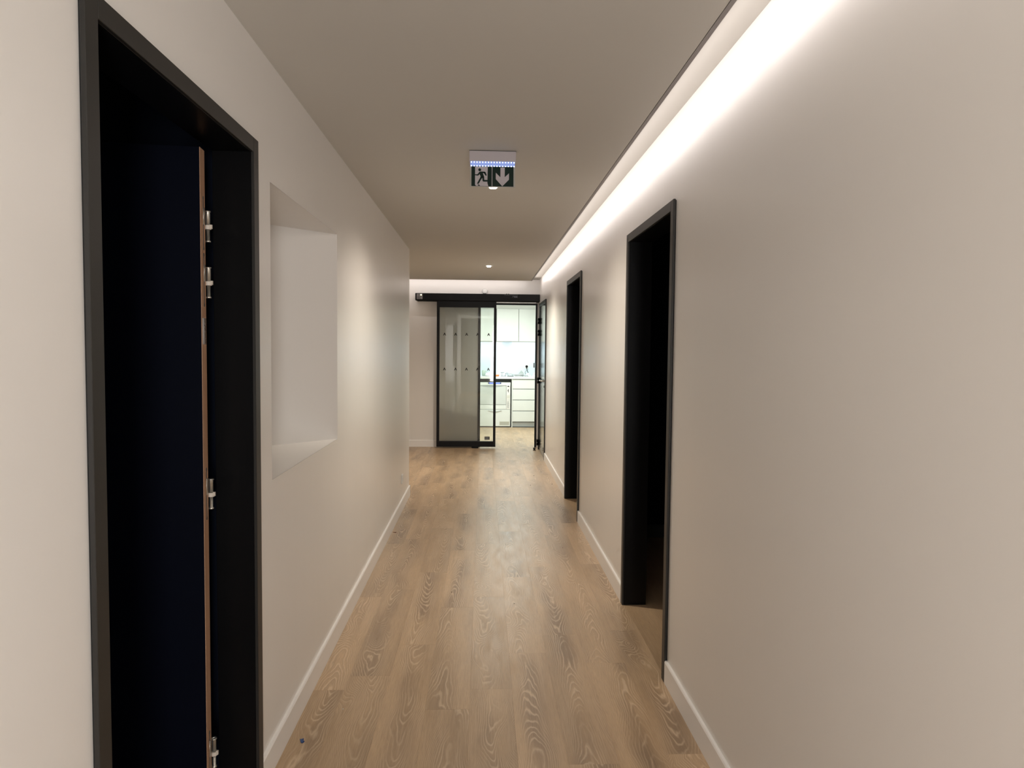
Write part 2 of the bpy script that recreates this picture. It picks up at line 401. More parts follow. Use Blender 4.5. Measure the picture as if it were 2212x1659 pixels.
r3 = room('wall_end_room', R_+RT+0.001, 3.1, 9.0, 10.55, 'l')
m = MB(); t = 0.05
m.box(-1.35, -1.3, YF+0.15, YK+0.05, 0, 2.45, KWALL); m.box(1.5, 1.55, YF+0.15, YK+0.05, 0, 2.45, KWALL)
m.box(-1.35, 1.55, YK, YK+0.05, 0, 2.45, KWALL)
tag(m.build('wall_kitchen'), 'white kitchen walls', kind='structure')
m = MB(); m.box(-1.35, 1.55, YF+0.15, YK+0.05, 2.335, 2.40, KWALL); tag(m.build('ceiling_kitchen'), kind='structure')

# baseboards (top edge with a small rounded chamfer)
def bboard(name, x, side, y0, y1, label=None):
    t, h = 0.013, 0.10; m = MB()
    prof = [(0, 0), (t, 0), (t, h-0.006), (t-0.0035, h), (0, h)]
    poly = [(x+side*px, pz) for px, pz in prof]
    m.prism(poly, y0, y1, BASE); return m
o = bboard('', L, 1, YB, DL[0]-0.022).build('baseboard_left'); tag(o, kind='structure')
m = bboard('', L, 1, DL[1]+0.024, 7.113); m.box(L-0.6, L+0.013, 7.1, 7.113, 0, 0.1, BASE)
tag(m.build('baseboard_left'), 'pale baseboard along the left wall under the niche', kind='structure')
for a, b, nm in ((YB, DR[0][0]-0.024, 'nearest'), (DR[0][1]+0.024, DR[1][0]-0.024, 'second'), (DR[1][1]+0.024, DR[2][0]-0.024, 'third')):
    tag(bboard('', R_, -1, a, b).build('baseboard_right'), nm + ' stretch of pale baseboard along the right wall', kind='structure')
m = MB(); m.box(-3.0, OX0-0.6, YF-0.013, YF, 0, 0.094, BASE); m.add([(-3.0, YF-0.013, 0.094), (OX0-0.6, YF-0.013, 0.094), (OX0-0.6, YF, 0.1), (-3.0, YF, 0.1)], [(0, 1, 2, 3)], BASE)
tag(m.build('baseboard_far'), 'baseboard at the foot of the far wall, left of the sliding door', kind='structure')

# ------------------------------------------------------------------ door frames
def door_frame(nm, side, wx, y0, y1, zt, depth, label):
    """side=+1: corridor lies towards +x of the wall face wx; outer size y0..y1, top zt; flange 45 mm, 14 mm proud"""
    root = empty(nm, (wx, (y0+y1)/2, 0), label, 'door', kind='structure')
    p = side*0.014; fl = 0.045; s = side
    def fl_box(a, b, c, d, name):
        m = MB(); m.box(wx+s*0.004, wx+p, a, b, c, d, FRAME, 0.0012)
        # shadow gap seal between flange and wall
        m.box(wx-s*0.001, wx+s*0.004, a+0.004, b-0.004, c+(0.004 if c > 0.01 else 0), d-0.004, GROOVE)
        m.build(name, root)
    fl_box(y0, y0+fl, 0, zt, 'jamb_casing'); fl_box(y1-fl, y1, 0, zt, 'jamb_casing')
    fl_box(y0+fl+0.0008, y1-fl-0.0008, zt-fl, zt, 'head_casing')
    # reveals through the wall, with a rebate step
    d0, d1 = wx+s*0.004, wx-s*depth
    for a, b in ((y0+fl-0.022, y0+fl-0.001), (y1-fl+0.001, y1-fl+0.022)):
        m = MB(); m.box(d0, d1, a, b, 0, zt-fl+0.02, BLACK, 0.001); m.build('jamb', root)
    m = MB(); m.box(d0, d1, y0+fl, y1-fl, zt-fl+0.001, zt-fl+0.021, BLACK, 0.001); m.build('head', root)
    return root
d1 = door_frame('door_1', 1, L, 1.337, 2.326, 2.122, 0.115, 'black framed open doorway in the left wall beside the niche')
d2 = door_frame('door_2', -1, R_, 3.064, 4.065, 2.122, 0.125, 'nearest black framed doorway in the right wall, standing open and dark')
d3 = door_frame('door_3', -1, R_, 5.982, 6.978, 2.132, 0.12, 'middle black framed doorway in the right wall, dark inside')
d4 = door_frame('door_4', -1, R_, 9.335, 10.395, 2.125, 0.10, 'closed glossy door in the right wall beside the kitchen opening')

# leaf of door_1: open into the room, its raw edge towards the corridor
hp = Vector((-0.832, 2.186, 0)); ang = math.radians(180+5.6)
leaf = bpy.data.objects.new('door_leaf', None)
ux = Vector((math.cos(ang), math.sin(ang), 0)); uy = Vector((-ux.y, ux.x, 0))   # ux along the leaf away from the hinge, uy thickness (towards camera when positive rotated)
m = MB(); Wd, Td, Hd = 0.86, 0.046, 2.052
m.box(0.0015, Wd, 0, Td, 0.012, Hd, NAVY, 0.0008)
m.box(-0.0002, 0.0015, 0.0005, Td-0.0005, 0.0125, Hd-0.0005, EDGE)
leaf = bpy.data.objects.new('door_leaf', m.mesh('door_leaf')); C.objects.link(leaf); leaf.parent = d1
leaf.location = hp - Vector(d1.location); leaf.rotation_euler = (0, 0, ang)
leaf['label'] = 'dark navy door leaf with raw brown edge, swung into the room'
def local_part(m, name, parent, lab=None):
    o = bpy.data.objects.new(name, m.mesh(name, True)); C.objects.link(o); o.parent = parent
    if lab: o['label'] = lab
    return o
# mortices cut for the hinges + the edge sticker (sub-parts of the leaf)
for z in (1.832, 1.665, 1.024, 0.212):
    m = MB(); zc = z
    for a, b in ((zc+0.045, zc+0.078), (zc-0.07, zc+0.0)):
        m.box(-0.0006, 0.0, 0.016, 0.022, a, b, DARKGREY)
    m.lathe([(0.0055, -0.0008), (0.0055, 0.0)], (0, 0.019, zc+0.078), DARKGREY, 12, 'x')
    m.lathe([(0.0055, -0.0008), (0.0055, 0.0)], (0, 0.019, zc-0.07), DARKGREY, 12, 'x')
    m.box(-0.0012, 0, 0.008, 0.020, zc-0.0, zc+0.05, HINGE)
    local_part(m, 'hinge_mortice', leaf)
m = MB(); m.box(-0.0008, -0.0002, 0.006, 0.040, 1.478, 1.556, mat('paper_sticker', (0.34, 0.31, 0.29), 0.6))
ink = mat('printed_ink', (0.05, 0.04, 0.035), 0.7)
random.seed(3)
for i in range(16):
    z = 1.484+i*0.0044; a = random.uniform(0.007, 0.013); m.box(-0.0011, -0.0008, a, a+random.uniform(0.004, 0.012), z, z+0.0018, ink)
m.tube([(-0.001, 0.010, 1.520), (-0.001, 0.019, 1.524), (-0.001, 0.013, 1.532), (-0.001, 0.023, 1.536)], 0.0012, ink, 6)
local_part(m, 'edge_sticker', leaf, 'pale printed sticker on the raw door edge')
# lift-off hinges: pin barrels in the gap between leaf edge and jamb
for z in (1.832, 1.665, 1.024, 0.212):
    hx, hy = hp.x+0.005, hp.y-0.004+0.013
    m = MB()
    m.lathe([(0.0085, 0.041), (0.0085, 0.045), (0.0066, 0.041), (0.0066, 0.0)][::-1], (hx, hy, z), HINGE, 16)
    m.lathe([(0.0054, -0.008), (0.0054, -0.043), (0.0078, -0.044), (0.0078, -0.048)][::-1], (hx, hy, z), HINGE, 16)
    m.box(hx-0.012, hx, hy-0.001, hy+0.001, z+0.002, z+0.04, HINGE)
    h = m.build('hinge', d1, True); h['label'] = 'steel lift-off hinge'
    m = MB(); m.lathe([(0.0095, -0.010), (0.0095, 0.002)], (hx, hy, z), RING, 16); m.box(hx, hx+0.0125, hy-0.003, hy+0.003, z-0.008, z+0.004, RING)
    m.build('hinge_ring', h, False)

# leaf of door_4 (closed, nearly flush), lever handle, lock rose, hinges
m = MB(); m.box(R_-0.002, R_+0.036, 9.335+0.047, 10.395-0.047, 0.008, 2.125-0.047, GLOSS, 0.001)
m.build('door_leaf', d4)
m = MB()
m.lathe([(0.026, -0.008), (0.026, 0.0)], (R_-0.002, 9.455, 1.045), CHROME, 24, 'x')
m.tube([(R_-0.002, 9.455, 1.045), (R_-0.045, 9.455, 1.045), (R_-0.056, 9.462, 1.045), (R_-0.060, 9.475, 1.045), (R_-0.060, 9.58, 1.045)], 0.0095, CHROME, 12)
m.build('lever_handle', d4, True)
m = MB(); m.lathe([(0.024, -0.008), (0.024, 0.0)], (R_-0.002, 9.455, 0.968), CHROME, 24, 'x'); m.box(R_-0.016, R_-0.008, 9.452, 9.458, 0.953, 0.983, BLACK); m.build('lock_rose', d4, True)
for z in (1.872, 1.700, 1.01, 0.105):
    m = MB(); hx, hy = R_-0.026, 10.352
    m.lathe([(0.0115, 0.004), (0.0115, 0.044)], (hx, hy, z), BLACK, 14); m.lathe([(0.0115, -0.044), (0.0115, -0.004)], (hx, hy, z), BLACK, 14)
    m.lathe([(0.0095, -0.004), (0.0095, 0.004)], (hx, hy, z), CHROME, 14)
    m.box(hx, R_, hy-0.002, hy+0.002, z-0.04, z+0.04, BLACK)
    m.build('hinge', d4, True)

# ------------------------------------------------------------------ kitchen opening lining + sliding glass door
m = MB()
m.box(OX0, OX0+0.036, YF-0.02, YF+0.152, 0, OZ, BLACK, 0.001)
lining = tag(m.build('trim_2'), 'black jamb of the kitchen opening seen through the glass door', kind='structure')
m = MB(); m.box(OX1-0.026, OX1-0.001, YF-0.03, YF+0.02, 0, OZ, BLACK, 0.001); tag(m.build('trim_3'), 'black post at the right of the kitchen opening', kind='structure')
m = MB(); m.box(OX0+0.036, OX1-0.026, YF-0.01, YF+0.03, OZ-0.022, OZ-0.001, BLACK, 0.001); tag(m.build('trim_4'), 'black head rail over the kitchen opening', kind='structure')
m = MB(); m.box(OX0+0.036, OX1-0.026, YF-0.12, YF-0.006, OZ+0.003, OZ+0.013, mat('gap_light_strip', (0.75, 0.75, 0.75), 0.3, 0.6), 0.001); tag(m.build('gap_light_standin'), 'bright strip in place of light showing under the door operator standing in for light through the gap', kind='structure')  # pale metal colour replaces the light showing through the gap here

DY = 10.44
header = empty('sliding_door_operator', (-0.08, DY, 2.15), 'long black operator box across the far wall above the sliding door', 'door operator')
m = MB(); m.box(-0.989, 0.823, DY, YF-0.001, 2.158, 2.262, BLACK, 0.004); m.build('housing', header)
m = MB(); m.box(-0.965, 0.815, DY+0.012, YF-0.004, 2.149, 2.158, GROOVE); m.build('bottom_rail', header)
m = MB(); m.box(-0.968, -0.884, DY-0.002, DY, 2.174, 2.252, mat('grey_label', (0.22, 0.21, 0.21), 0.35, 0.5), 0.0005)
for i in range(7): m.box(-0.96, -0.892-random.uniform(0, 0.03), DY-0.0026, DY-0.002, 2.180+i*0.006, 2.1825+i*0.006, ink)
m.box(-0.955, -0.925, DY-0.0026, DY-0.002, 2.232, 2.238, ink)
m.build('rating_label', header)
m = MB(); m.lathe([(0.008, -0.004), (0.008, 0)], (-0.905, DY-0.002, 2.236), mat('status_led', (1, 1, 0.8), 0.4, emit=(1, 0.95, 0.45), estr=5), 14, 'y'); m.build('status_light', header)
m = MB(); m.box(0.295, 0.507, DY-0.006, DY, 2.188, 2.254, BLACK, 0.002); m.box(0.30, 0.50, DY-0.0085, DY-0.006, 2.244, 2.252, DARKGREY); sens = m.build('motion_sensor', header)
m = MB(); gl = mat('grey_logo_print', (0.35, 0.37, 0.42), 0.5)
m.tube([(0.420, DY-0.0068, 2.214), (0.431, DY-0.0068, 2.238), (0.442, DY-0.0068, 2.222)], 0.0014, gl, 5)
for i in range(5):
    x = 0.444+i*0.0105
    m.box(x, x+0.008, DY-0.0072, DY-0.006, 2.229, 2.2315, gl); m.box(x, x+0.008, DY-0.0072, DY-0.006, 2.222, 2.2245, gl); m.box(x, x+0.008, DY-0.0072, DY-0.006, 2.214, 2.2165, gl)
    m.box(x, x+0.0022, DY-0.0072, DY-0.006, 2.214 if i % 2 else 2.222, 2.2315, gl)
m.build('sensor_logo', sens)
for x in (-0.005, 0.02, 0.33, 0.36):
    m = MB(); m.box(x, x+0.014, DY+0.01, DY+0.03, 2.262, 2.269, BLACK, 0.002); m.build('screw_head', header)

sd = empty('sliding_glass_door', (-0.24, DY, 0.02), 'black framed sliding glass door half open in front of the kitchen', 'door')
X0, X1, Z0, Z1 = -0.676, 0.190, 0.022, 2.15; ya, yb = DY+0.005, DY+0.045
m = MB(); m.box(X0, X0+0.040, ya, yb, Z0, Z1, BLACK, 0.0012); m.build('stile', sd)
m = MB(); m.box(X1-0.036, X1, ya, yb, Z0, Z1, BLACK, 0.0012); m.build('stile', sd)
m = MB(); m.box(X0+0.040, X1-0.036, ya, yb, 2.062, Z1, BLACK, 0.0012); m.build('top_rail', sd)
m = MB(); m.box(X0+0.040, X1-0.036, ya, yb, Z0, 0.103, BLACK, 0.0012); m.build('bottom_rail', sd)
m = MB(); m.box(X0+0.038, X1-0.034, ya+0.016, ya+0.024, 0.10, 2.065, GLASS); pane = m.build('glass_pane', sd)
BK = mat('black_vinyl', (0.01, 0.01, 0.01), 0.5)
def chevron(x, z, par):
    m = MB(); y = ya+0.0155; w_, h_, t_ = 0.021, 0.040, 0.011
    pts = [(x-w_, z-h_/2), (x-0.004, z+h_/2), (x+0.004, z+h_/2), (x+w_, z-h_/2), (x+w_-t_, z-h_/2), (x, z+h_/2-0.022), (x-w_+t_, z-h_/2)]
    # two strokes of an upside-down V
    m.prism([pts[0], pts[1], (x, z+h_/2), (x, z+h_/2-0.020), pts[6]], y-0.0006, y, BK); m.prism([(x, z+h_/2), pts[2], pts[3], pts[4], (x, z+h_/2-0.020)], y-0.0006, y, BK)
    m.build('chevron_mark', par)
for zc in (1.672, 1.163):
    for i in range(5): chevron(-0.563+i*0.1605, zc, pane)
m = MB(); m.box(0.03, 0.105, ya+0.014, ya+0.0155, 0.125, 0.172, DARKGREY, 0.0004)
for i in range(4): m.box(0.036, 0.098-0.01*(i % 2), ya+0.0136, ya+0.014, 0.133+i*0.009, 0.136+i*0.009, gl)
m.build('safety_label', pane)
m = MB(); m.box(-0.16, -0.06, DY+0.0, DY+0.05, 0.0, 0.018, BLACK, 0.002); tag(m.build('floor_guide'), 'small black floor guide under the sliding glass door', 'door guide')

# ------------------------------------------------------------------ fittings in the corridor
def downlight(x, y, label):
    root = empty('downlight', (x, y, ZC), label, 'ceiling light', 'recessed downlights in the corridor ceiling')
    m = MB(); m.lathe([(0.047, 0.0), (0.050, -0.003), (0.038, -0.004), (0.034, -0.001), (0.034, 0.0005)], (x, y, ZC), WHITEPL, 32); m.build('trim_ring', root, True)
    m = MB(); m.lathe([(0.010, -0.0165), (0.021, -0.0155), (0.024, -0.012), (0.024, -0.0005)], (x, y, ZC), LAMP, 24); m.build('lamp', root, True)
    for s in (-1, 1):
        m = MB(); m.tube([(x+s*0.026, y-0.008, ZC-0.004), (x+s*0.034, y, ZC-0.007), (x+s*0.042, y+0.004, ZC-0.003)], 0.0022, CHROME, 6); m.build('spring_clip', root, True)
    return root
downlight(0.052, 4.285, 'recessed downlight just behind the exit sign')
downlight(0.060, 8.41, 'recessed downlight further down the ceiling, in front of the far wall')

sign = empty('exit_sign', (0.040, 3.54, ZC), 'green emergency exit sign with running man and down arrow hanging from the ceiling', 'exit sign')
sx0, sx1, SY = -0.074, 0.154, 3.53
m = MB(); m.box(sx0, sx1, SY, SY+0.035, 2.385, ZC-0.003, SIGNW, 0.0015); m.box(sx0-0.0005, sx1+0.0005, SY+0.003, SY+0.03, ZC-0.003, ZC-0.0002, DARKGREY); m.build('housing', sign)
m = MB(); m.box(-0.0695, 0.149, SY+0.006, SY+0.030, 2.361, 2.385, LEDBLUE, 0.001); m.build('led_bar', sign)
for row, z in ((0, 2.3805), (1, 2.3625)):
    for i in range(16):
        m = MB(); m.lathe([(0.0027, -0.0022), (0.0027, 0)], (-0.064+i*0.0139, SY+0.006, z), LEDDOT, 10, 'y'); m.build('led_dot', sign)
m = MB(); m.box(-0.0705, 0.1505, SY+0.008, SY+0.014, 2.262, 2.362, mat('clear_sign_edge', (0.42, 0.40, 0.37), 0.3), 0.001); m.build('acrylic_plate', sign)
m = MB(); m.box(-0.0635, 0.1425, SY+0.0072, SY+0.008, 2.2655, 2.362, GREEN); face = m.build('green_face', sign)
yf0, yf1 = SY+0.0062, SY+0.0072
PXM = 1/1541*3.53/13.01                      # metres per pixel of the 2212-px-wide crop of the sign
def S(px, py): return (-0.0635+(px-520)*PXM, 2.2655+(1290-py)*PXM)
m = MB(); m.prism([S(622, 760), S(972, 760), S(965, 1200), S(990, 1285), S(650, 1285), S(622, 1250)], yf0+0.0004, yf1, SIGNW); door = m.build('white_doorway', face)
def fig(polys):
    m = MB()
    for p in polys: m.prism([S(*q) for q in p], yf0-0.0002, yf0+0.0004, GREEN)
    return m
m = fig([[(735, 905), (770, 890), (890, 893), (930, 935), (860, 930), (838, 935), (870, 1020), (875, 1050), (765, 1060), (775, 1020), (745, 960), (715, 1000), (690, 1003), (622, 995), (622, 970), (690, 968)],
         [(880, 893), (905, 905), (945, 985), (935, 1003), (912, 1000), (862, 930)],
         [(770, 1040), (830, 1060), (800, 1090), (722, 1230), (675, 1225), (765, 1055)],
         [(820, 1020), (872, 1030), (880, 1118), (975, 1120), (1020, 1165), (850, 1165), (832, 1150)],
         [(690, 1245), (735, 1250), (765, 1283), (715, 1280)]])
cx, cz = S(750, 843); rr = 41*PXM
m.prism([(cx+rr*math.cos(a*math.pi/10), cz+rr*math.sin(a*math.pi/10)) for a in range(20)], yf0-0.0002, yf0+0.0004, GREEN)
m.build('running_figure', face)
m = MB(); m.prism([S(1325, 770), S(1445, 770), S(1445, 1040), S(1385, 1285), S(1375, 1285), S(1325, 1040)], yf0, yf1, SIGNW)
m.prism([S(1197, 915), S(1325, 1040), S(1380, 1285), S(1197, 1090)], yf0, yf1, SIGNW); m.prism([S(1445, 1035), S(1563, 925), S(1563, 1100), S(1380, 1285)], yf0, yf1, SIGNW); m.build('down_arrow', face)
m = MB(); m.prism([S(1085, 740), S(1100, 740), S(1100, 1290), S(1085, 1290)], yf0, yf1, SIGNW); m.build('divider_line', face)

# wall socket on the left wall
so = empty('wall_socket', (L, 6.47, 0.28), 'small white socket low on the left wall near its end', 'socket')
m = MB(); m.box(L, L+0.009, 6.43, 6.51, 0.24, 0.32, WHITEPL, 0.002); m.build('cover_plate', so)
m = MB(); m.lathe([(0.019, 0.0), (0.021, 0.004), (0.017, 0.004), (0.016, 0.001)], (L+0.008, 6.47, 0.28), WHITEPL, 20, 'x'); m.build('socket_ring', so, True)
# round device on the far wall
det = empty('round_alarm', (0.02, YF, 2.312), 'round white alarm device on the far wall above the door operator', 'alarm')
m = MB(); m.lathe([(0.040, 0.0), (0.040, -0.018), (0.032, -0.028), (0.022, -0.030)], (0.02, YF-0.0005, 2.312), WHITEPL, 28, 'y'); m.build('body', det, True)
m = MB(); m.lathe([(0.014, -0.030), (0.012, -0.034)], (0.02, YF-0.0005, 2.312), BASE, 20, 'y'); m.build('centre_cap', det, True)
# door stop
m = MB(); m.lathe([(0.022, 0.0), (0.022, 0.004), (0.013, 0.006), (0.013, 0.014), (0.018, 0.019), (0.0195, 0.028), (0.016, 0.037), (0.008, 0.041)], (0.752, 10.26, 0.0), mat('black_rubber', (0.01, 0.01, 0.01), 0.7), 20)
tag(m.build('door_stop', None, True), 'black rubber door stop on the floor beside the closed glossy door', 'door stop')
m = MB(); m.box(OX1-0.05, OX1-0.034, YF-0.03, YF-0.01, 1.19, 1.26, mat('mid_grey_plastic', (0.12, 0.12, 0.12), 0.5), 0.003); 
tag(m.build('wall_button'), 'small grey push button beside the hinges of the closed door', 'button')

# debris on the floor
def scrap(x, y, pts, h, ma, label, grp=None):
    m = MB(); k = len(pts); vs = [(x+a*0.001, y+b*0.001, 0.0002) for a, b in pts] + [(x+a*0.001, y+b*0.001, h*(0.5+0.5*((i*37) % 3))) for i, (a, b) in enumerate(pts)]
    fs = [list(range(k)), list(range(k, 2*k))] + [(i, (i+1) % k, k+(i+1) % k, k+i) for i in range(k)]
    m.add(vs, fs, ma); return tag(m.build('floor_scrap'), label, 'debris', grp)
BT = mat('blue_tape', (0.03, 0.07, 0.20), 0.6); DK = mat('dark_crumb', (0.03, 0.022, 0.016), 0.9)
scrap(-0.666, 2.625, [(-11, 14), (-4, 10), (4, 12), (3, 2), (10, -2), (6, -13), (-2, -9), (-6, 2)], 0.004, BT, 'torn scrap of blue tape on the floor beside the left baseboard')
scrap(-0.56, 2.861, [(-2, 2), (2, 2.5), (2.5, -2), (-1, -2)], 0.002, WHITEPL, 'tiny white speck on the floor nearest the blue scrap')
scrap(-0.694, 5.65, [(-16, 4), (4, 2), (14, -4), (12, -12), (-8, -3)], 0.003, mat('red_brown_scrap', (0.10, 0.03, 0.02), 0.8), 'reddish brown sliver on the floor against the left baseboard')
CRUMBS = ['dark crumb on the floor furthest down the corridor, near the closed glossy door', 'dark crumb on the floor touching the right baseboard beyond the middle doorway',
          'dark crumb on the floor a hand from the baseboard crumb', 'tiny dark crumb in the pale reflection on the floor', 'tiny dark crumb on the floor left of centre, nearest the left wall',
          'tiny dark crumb on the floor below the exit sign', 'tiny dark crumb on the floor before the middle doorway on the right']
for i, (x, y) in enumerate(((0.599, 8.2), (0.76, 7.68), (0.52, 7.62), (0.18, 5.30), (-0.18, 4.25), (0.19, 4.05), (0.60, 5.2))):
    s = 2.2 if i > 2 else 6
    scrap(x, y, [(-s, s*.5), (0, s), (s, s*.3), (s*.6, -s), (-s*.5, -s*.8)], 0.002, DK, CRUMBS[i], 'dark crumbs on the floor')

# ------------------------------------------------------------------ kitchen
KF = 13.25
wt = MB(); wt.box(-1.298, 1.498, KF-0.02, YK-0.001, 0.905, 0.945, WHITE, 0.002)
tag(wt.build('worktop'), 'long white kitchen worktop cluttered with supplies', 'worktop')
sb = MB(); sb.box(-1.298, 1.498, YK-0.012, YK-0.0005, 0.945, 1.60, TILE); tag(sb.build('splashback'), 'pale blue white splashback above the worktop', 'splashback')
# drawer unit
du = empty('drawer_cabinet', (0.95, KF, 0), 'white four drawer cabinet right of the washer under the worktop', 'cabinet')
dx0, dx1 = 0.537, 1.36
m = MB(); m.box(dx0, dx0+0.018, KF, YK-0.02, 0.0, 0.904, WHITE, 0.001); m.box(dx0+0.018, dx1, KF+0.022, YK-0.02, 0.105, 0.90, GREY); m.box(dx1, dx1+0.018, KF, YK-0.02, 0, 0.904, WHITE, 0.001); m.build('carcass', du)
for a, b in ((0.108, 0.298), (0.314, 0.503), (0.519, 0.706), (0.722, 0.890)):
    m = MB(); m.box(dx0+0.020, dx1-0.002, KF, KF+0.02, a, b, WHITE, 0.002); dr = m.build('drawer', du)
    m = MB(); m.box(dx0+0.022, dx1-0.004, KF+0.008, KF+0.02, b+0.001, b+0.010, GREY); m.build('grip_channel', dr)
m = MB(); m.box(dx0+0.019, dx1, KF+0.03, KF+0.045, 0.012, 0.095, GREY, 0.001); m.build('toe_kick', du)
m = MB(); m.box(-1.3, 1.5, KF+0.005, KF+0.05, 0.0, 0.011, DARKGREY); tag(m.build('trim_6'), 'dark strip at the foot of the kitchen units', kind='structure')
# recess behind / above the washer
m = MB(); m.box(-0.8, dx0, KF+0.10, KF+0.12, 0.0, 0.904, DARKGREY); tag(m.build('back_panel'), 'dark grey panel visible in the gap above the white washer', 'panel')
# washer
ws = empty('washer_disinfector', (0.2, KF, 0), 'white front loading washer with blue display under the worktop', 'washer')
wx0, wx1 = -0.09, 0.516
m = MB(); m.box(wx0, wx1, KF+0.02, KF+0.098, 0.012, 0.838, WHITE, 0.004); m.box(wx0, wx1, KF+0.0, KF+0.02, 0.782, 0.838, WHITE, 0.003); m.build('body', ws)
m = MB(); m.prism([(0.095, 0.836), (0.345, 0.836), (0.325, 0.812), (0.115, 0.812)], KF-0.006, KF+0.001, BLUEUI)
disp = m.build('display', ws)
for x in (0.095, 0.315):
    m = MB(); m.prism([(x, 0.834), (x+0.028, 0.834), (x+0.022, 0.815), (x+0.008, 0.815)], KF-0.008, KF-0.006, BLACK); m.build('display_end', disp)
# bowed upper door
def bow(z_mid, z_end, xa_, xb_, k=14):
    c, h = (xa_+xb_)/2, (xb_-xa_)/2
    return [(xa_+2*h*i/k, z_end+(z_mid-z_end)*(math.cos((i/k-0.5)*math.pi)**1.5)) for i in range(k+1)]
top = bow(0.738, 0.775, -0.082, 0.432)
m = MB(); m.prism(top + [(0.432, 0.428), (-0.082, 0.428)], KF-0.004, KF+0.019, mat('washer_door_white', (0.62, 0.66, 0.645), 0.35)); m.build('upper_door', ws)
m = MB(); a_ = bow(0.757, 0.778, -0.0, 0.36); b_ = bow(0.768, 0.782, -0.0, 0.36); m.prism(a_ + b_[::-1], KF-0.012, KF, GREY); m.build('upper_handle', ws)
m = MB(); m.box(-0.085, 0.436, KF, KF+0.018, 0.338, 0.418, WHITE, 0.002); m.build('middle_panel', ws)
m = MB(); m.box(-0.085, 0.508, KF-0.002, KF+0.018, 0.02, 0.330, WHITE, 0.003); low = m.build('lower_door', ws)
m = MB(); a_ = bow(0.285, 0.312, 0.10, 0.35); b_ = bow(0.297, 0.316, 0.10, 0.35); m.prism(a_ + b_[::-1], KF-0.014, KF-0.002, GREY); m.build('lower_handle', low)
m = MB(); m.box(0.315, 0.495, KF-0.0035, KF-0.002, 0.042, 0.108, mat('beige_print', (0.50, 0.50, 0.42), 0.5))
for i in range(5): m.box(0.325, 0.485-0.02*(i % 3), KF-0.0042, KF-0.0035, 0.052+i*0.011, 0.056+i*0.011, GREY)
m.build('type_plate', low)
m = MB(); m.box(0.440, 0.508, KF-0.002, KF+0.018, 0.338, 0.784, WHITEPL, 0.003); cp = m.build('control_column', ws)
m = MB(); m.box(0.458, 0.490, KF-0.004, KF-0.002, 0.757, 0.775, BLACK); m.build('screen', cp)
m = MB(); m.box(0.470, 0.480, KF-0.004, KF-0.002, 0.655, 0.715, BLACK); m.box(0.458, 0.466, KF-0.004, KF-0.002, 0.68, 0.695, BLACK); m.build('switch', cp)
m = MB(); m.box(0.450, 0.500, KF-0.004, KF-0.002, 0.54, 0.60, mat('pale_label', (0.66, 0.66, 0.60), 0.5)); m.box(0.452, 0.50, KF-0.004, KF-0.002, 0.51, 0.516, GREY); m.build('paper_label', cp)
m = MB()
for i in range(11): m.box(0.456, 0.490-0.004*(i % 3), KF-0.004, KF-0.002, 0.365+i*0.0115, 0.371+i*0.0115, GREY)
m.build('printed_list', cp)
# wall cabinets
for i, (a, b, lab) in enumerate(((-0.98, -0.37, 'leftmost white wall cabinet, behind the glass door frame'), (-0.365, 0.248, 'white wall cabinet seen through the glass door'),
                  (0.252, 0.668, 'white wall cabinet in the open gap, left of the door joint'), (0.672, 1.10, 'white wall cabinet at the right edge of the kitchen opening'))):
    r = empty('wall_cabinet', ((a+b)/2, 13.5, 1.6), lab, 'cabinet', 'wall cabinets over the worktop')
    m = MB(); m.box(a, b, 13.522, YK-0.0005, 1.612, 2.214, WHITE, 0.001); m.build('body', r)
    m = MB(); m.box(a+0.001, b-0.003, 13.50, 13.52, 1.605, 2.214, WHITE, 0.002); m.build('door', r)
m = MB(); m.box(-1.3, 1.5, 13.53, YK, 2.216, 2.334, KWALL); tag(m.build('trim_7'), 'filler panel between wall cabinets and kitchen ceiling', kind='structure')
for x0, x1, lab in ((-0.26, 0.38, 'lit strip lamp under the wall cabinets on the washer side'), (0.55, 1.12, 'lit strip lamp under the wall cabinets on the right')):
    m = MB(); m.box(x0, x1, 13.60, 13.72, 1.590, 1.604, WHITEPL, 0.002); tag(m.build('strip_lamp'), lab, 'strip lamp')

# things on the worktop
T = 0.945
CLR = mat('clear_plastic_pouch', (0.62, 0.68, 0.68), 0.15); GRN = mat('pale_green_plastic', (0.45, 0.55, 0.48), 0.4)
ORG = mat('orange_plastic', (0.75, 0.25, 0.08), 0.5); PAP = mat('white_paper', (0.82, 0.84, 0.84), 0.7); MGR = mat('mid_grey_steel', (0.30, 0.33, 0.33), 0.3, 0.7)
m = MB(); m.lathe([(0.055, 0.0), (0.068, 0.01), (0.062, 0.035), (0.040, 0.062), (0.012, 0.072)], (0.105, 13.45, T), PAP, 24); tag(m.build('domed_bowl', None, True), 'upturned white bowl on the worktop seen through the glass door', 'bowl')
m = MB(); m.lathe([(0.03, 0), (0.034, 0.05), (0.034, 0.10), (0.02, 0.105)], (0.015, 13.60, T), GRN, 20); m.tube([(0.04, 13.6, T+0.09), (0.075, 13.6, T+0.08), (0.08, 13.6, T+0.04)], 0.007, GRN); tag(m.build('green_jug', None, True), 'pale green plastic jug at the back of the worktop behind the white bowl', 'jug')
m = MB(); m.lathe([(0.042, 0), (0.060, 0.006), (0.064, 0.03), (0.058, 0.03), (0.052, 0.010)], (0.245, 13.42, T), ORG, 24); tag(m.build('orange_dish', None, True), 'orange dish on the worktop at the edge of the glass door', 'dish')
m = MB()
m.box(0.335, 0.405, 13.40, 13.46, T, T+0.008, MGR, 0.002); m.box(0.355, 0.364, 13.425, 13.435, T+0.008, T+0.07, MGR); m.box(0.332, 0.398, 13.41, 13.45, T+0.066, T+0.076, MGR, 0.002)
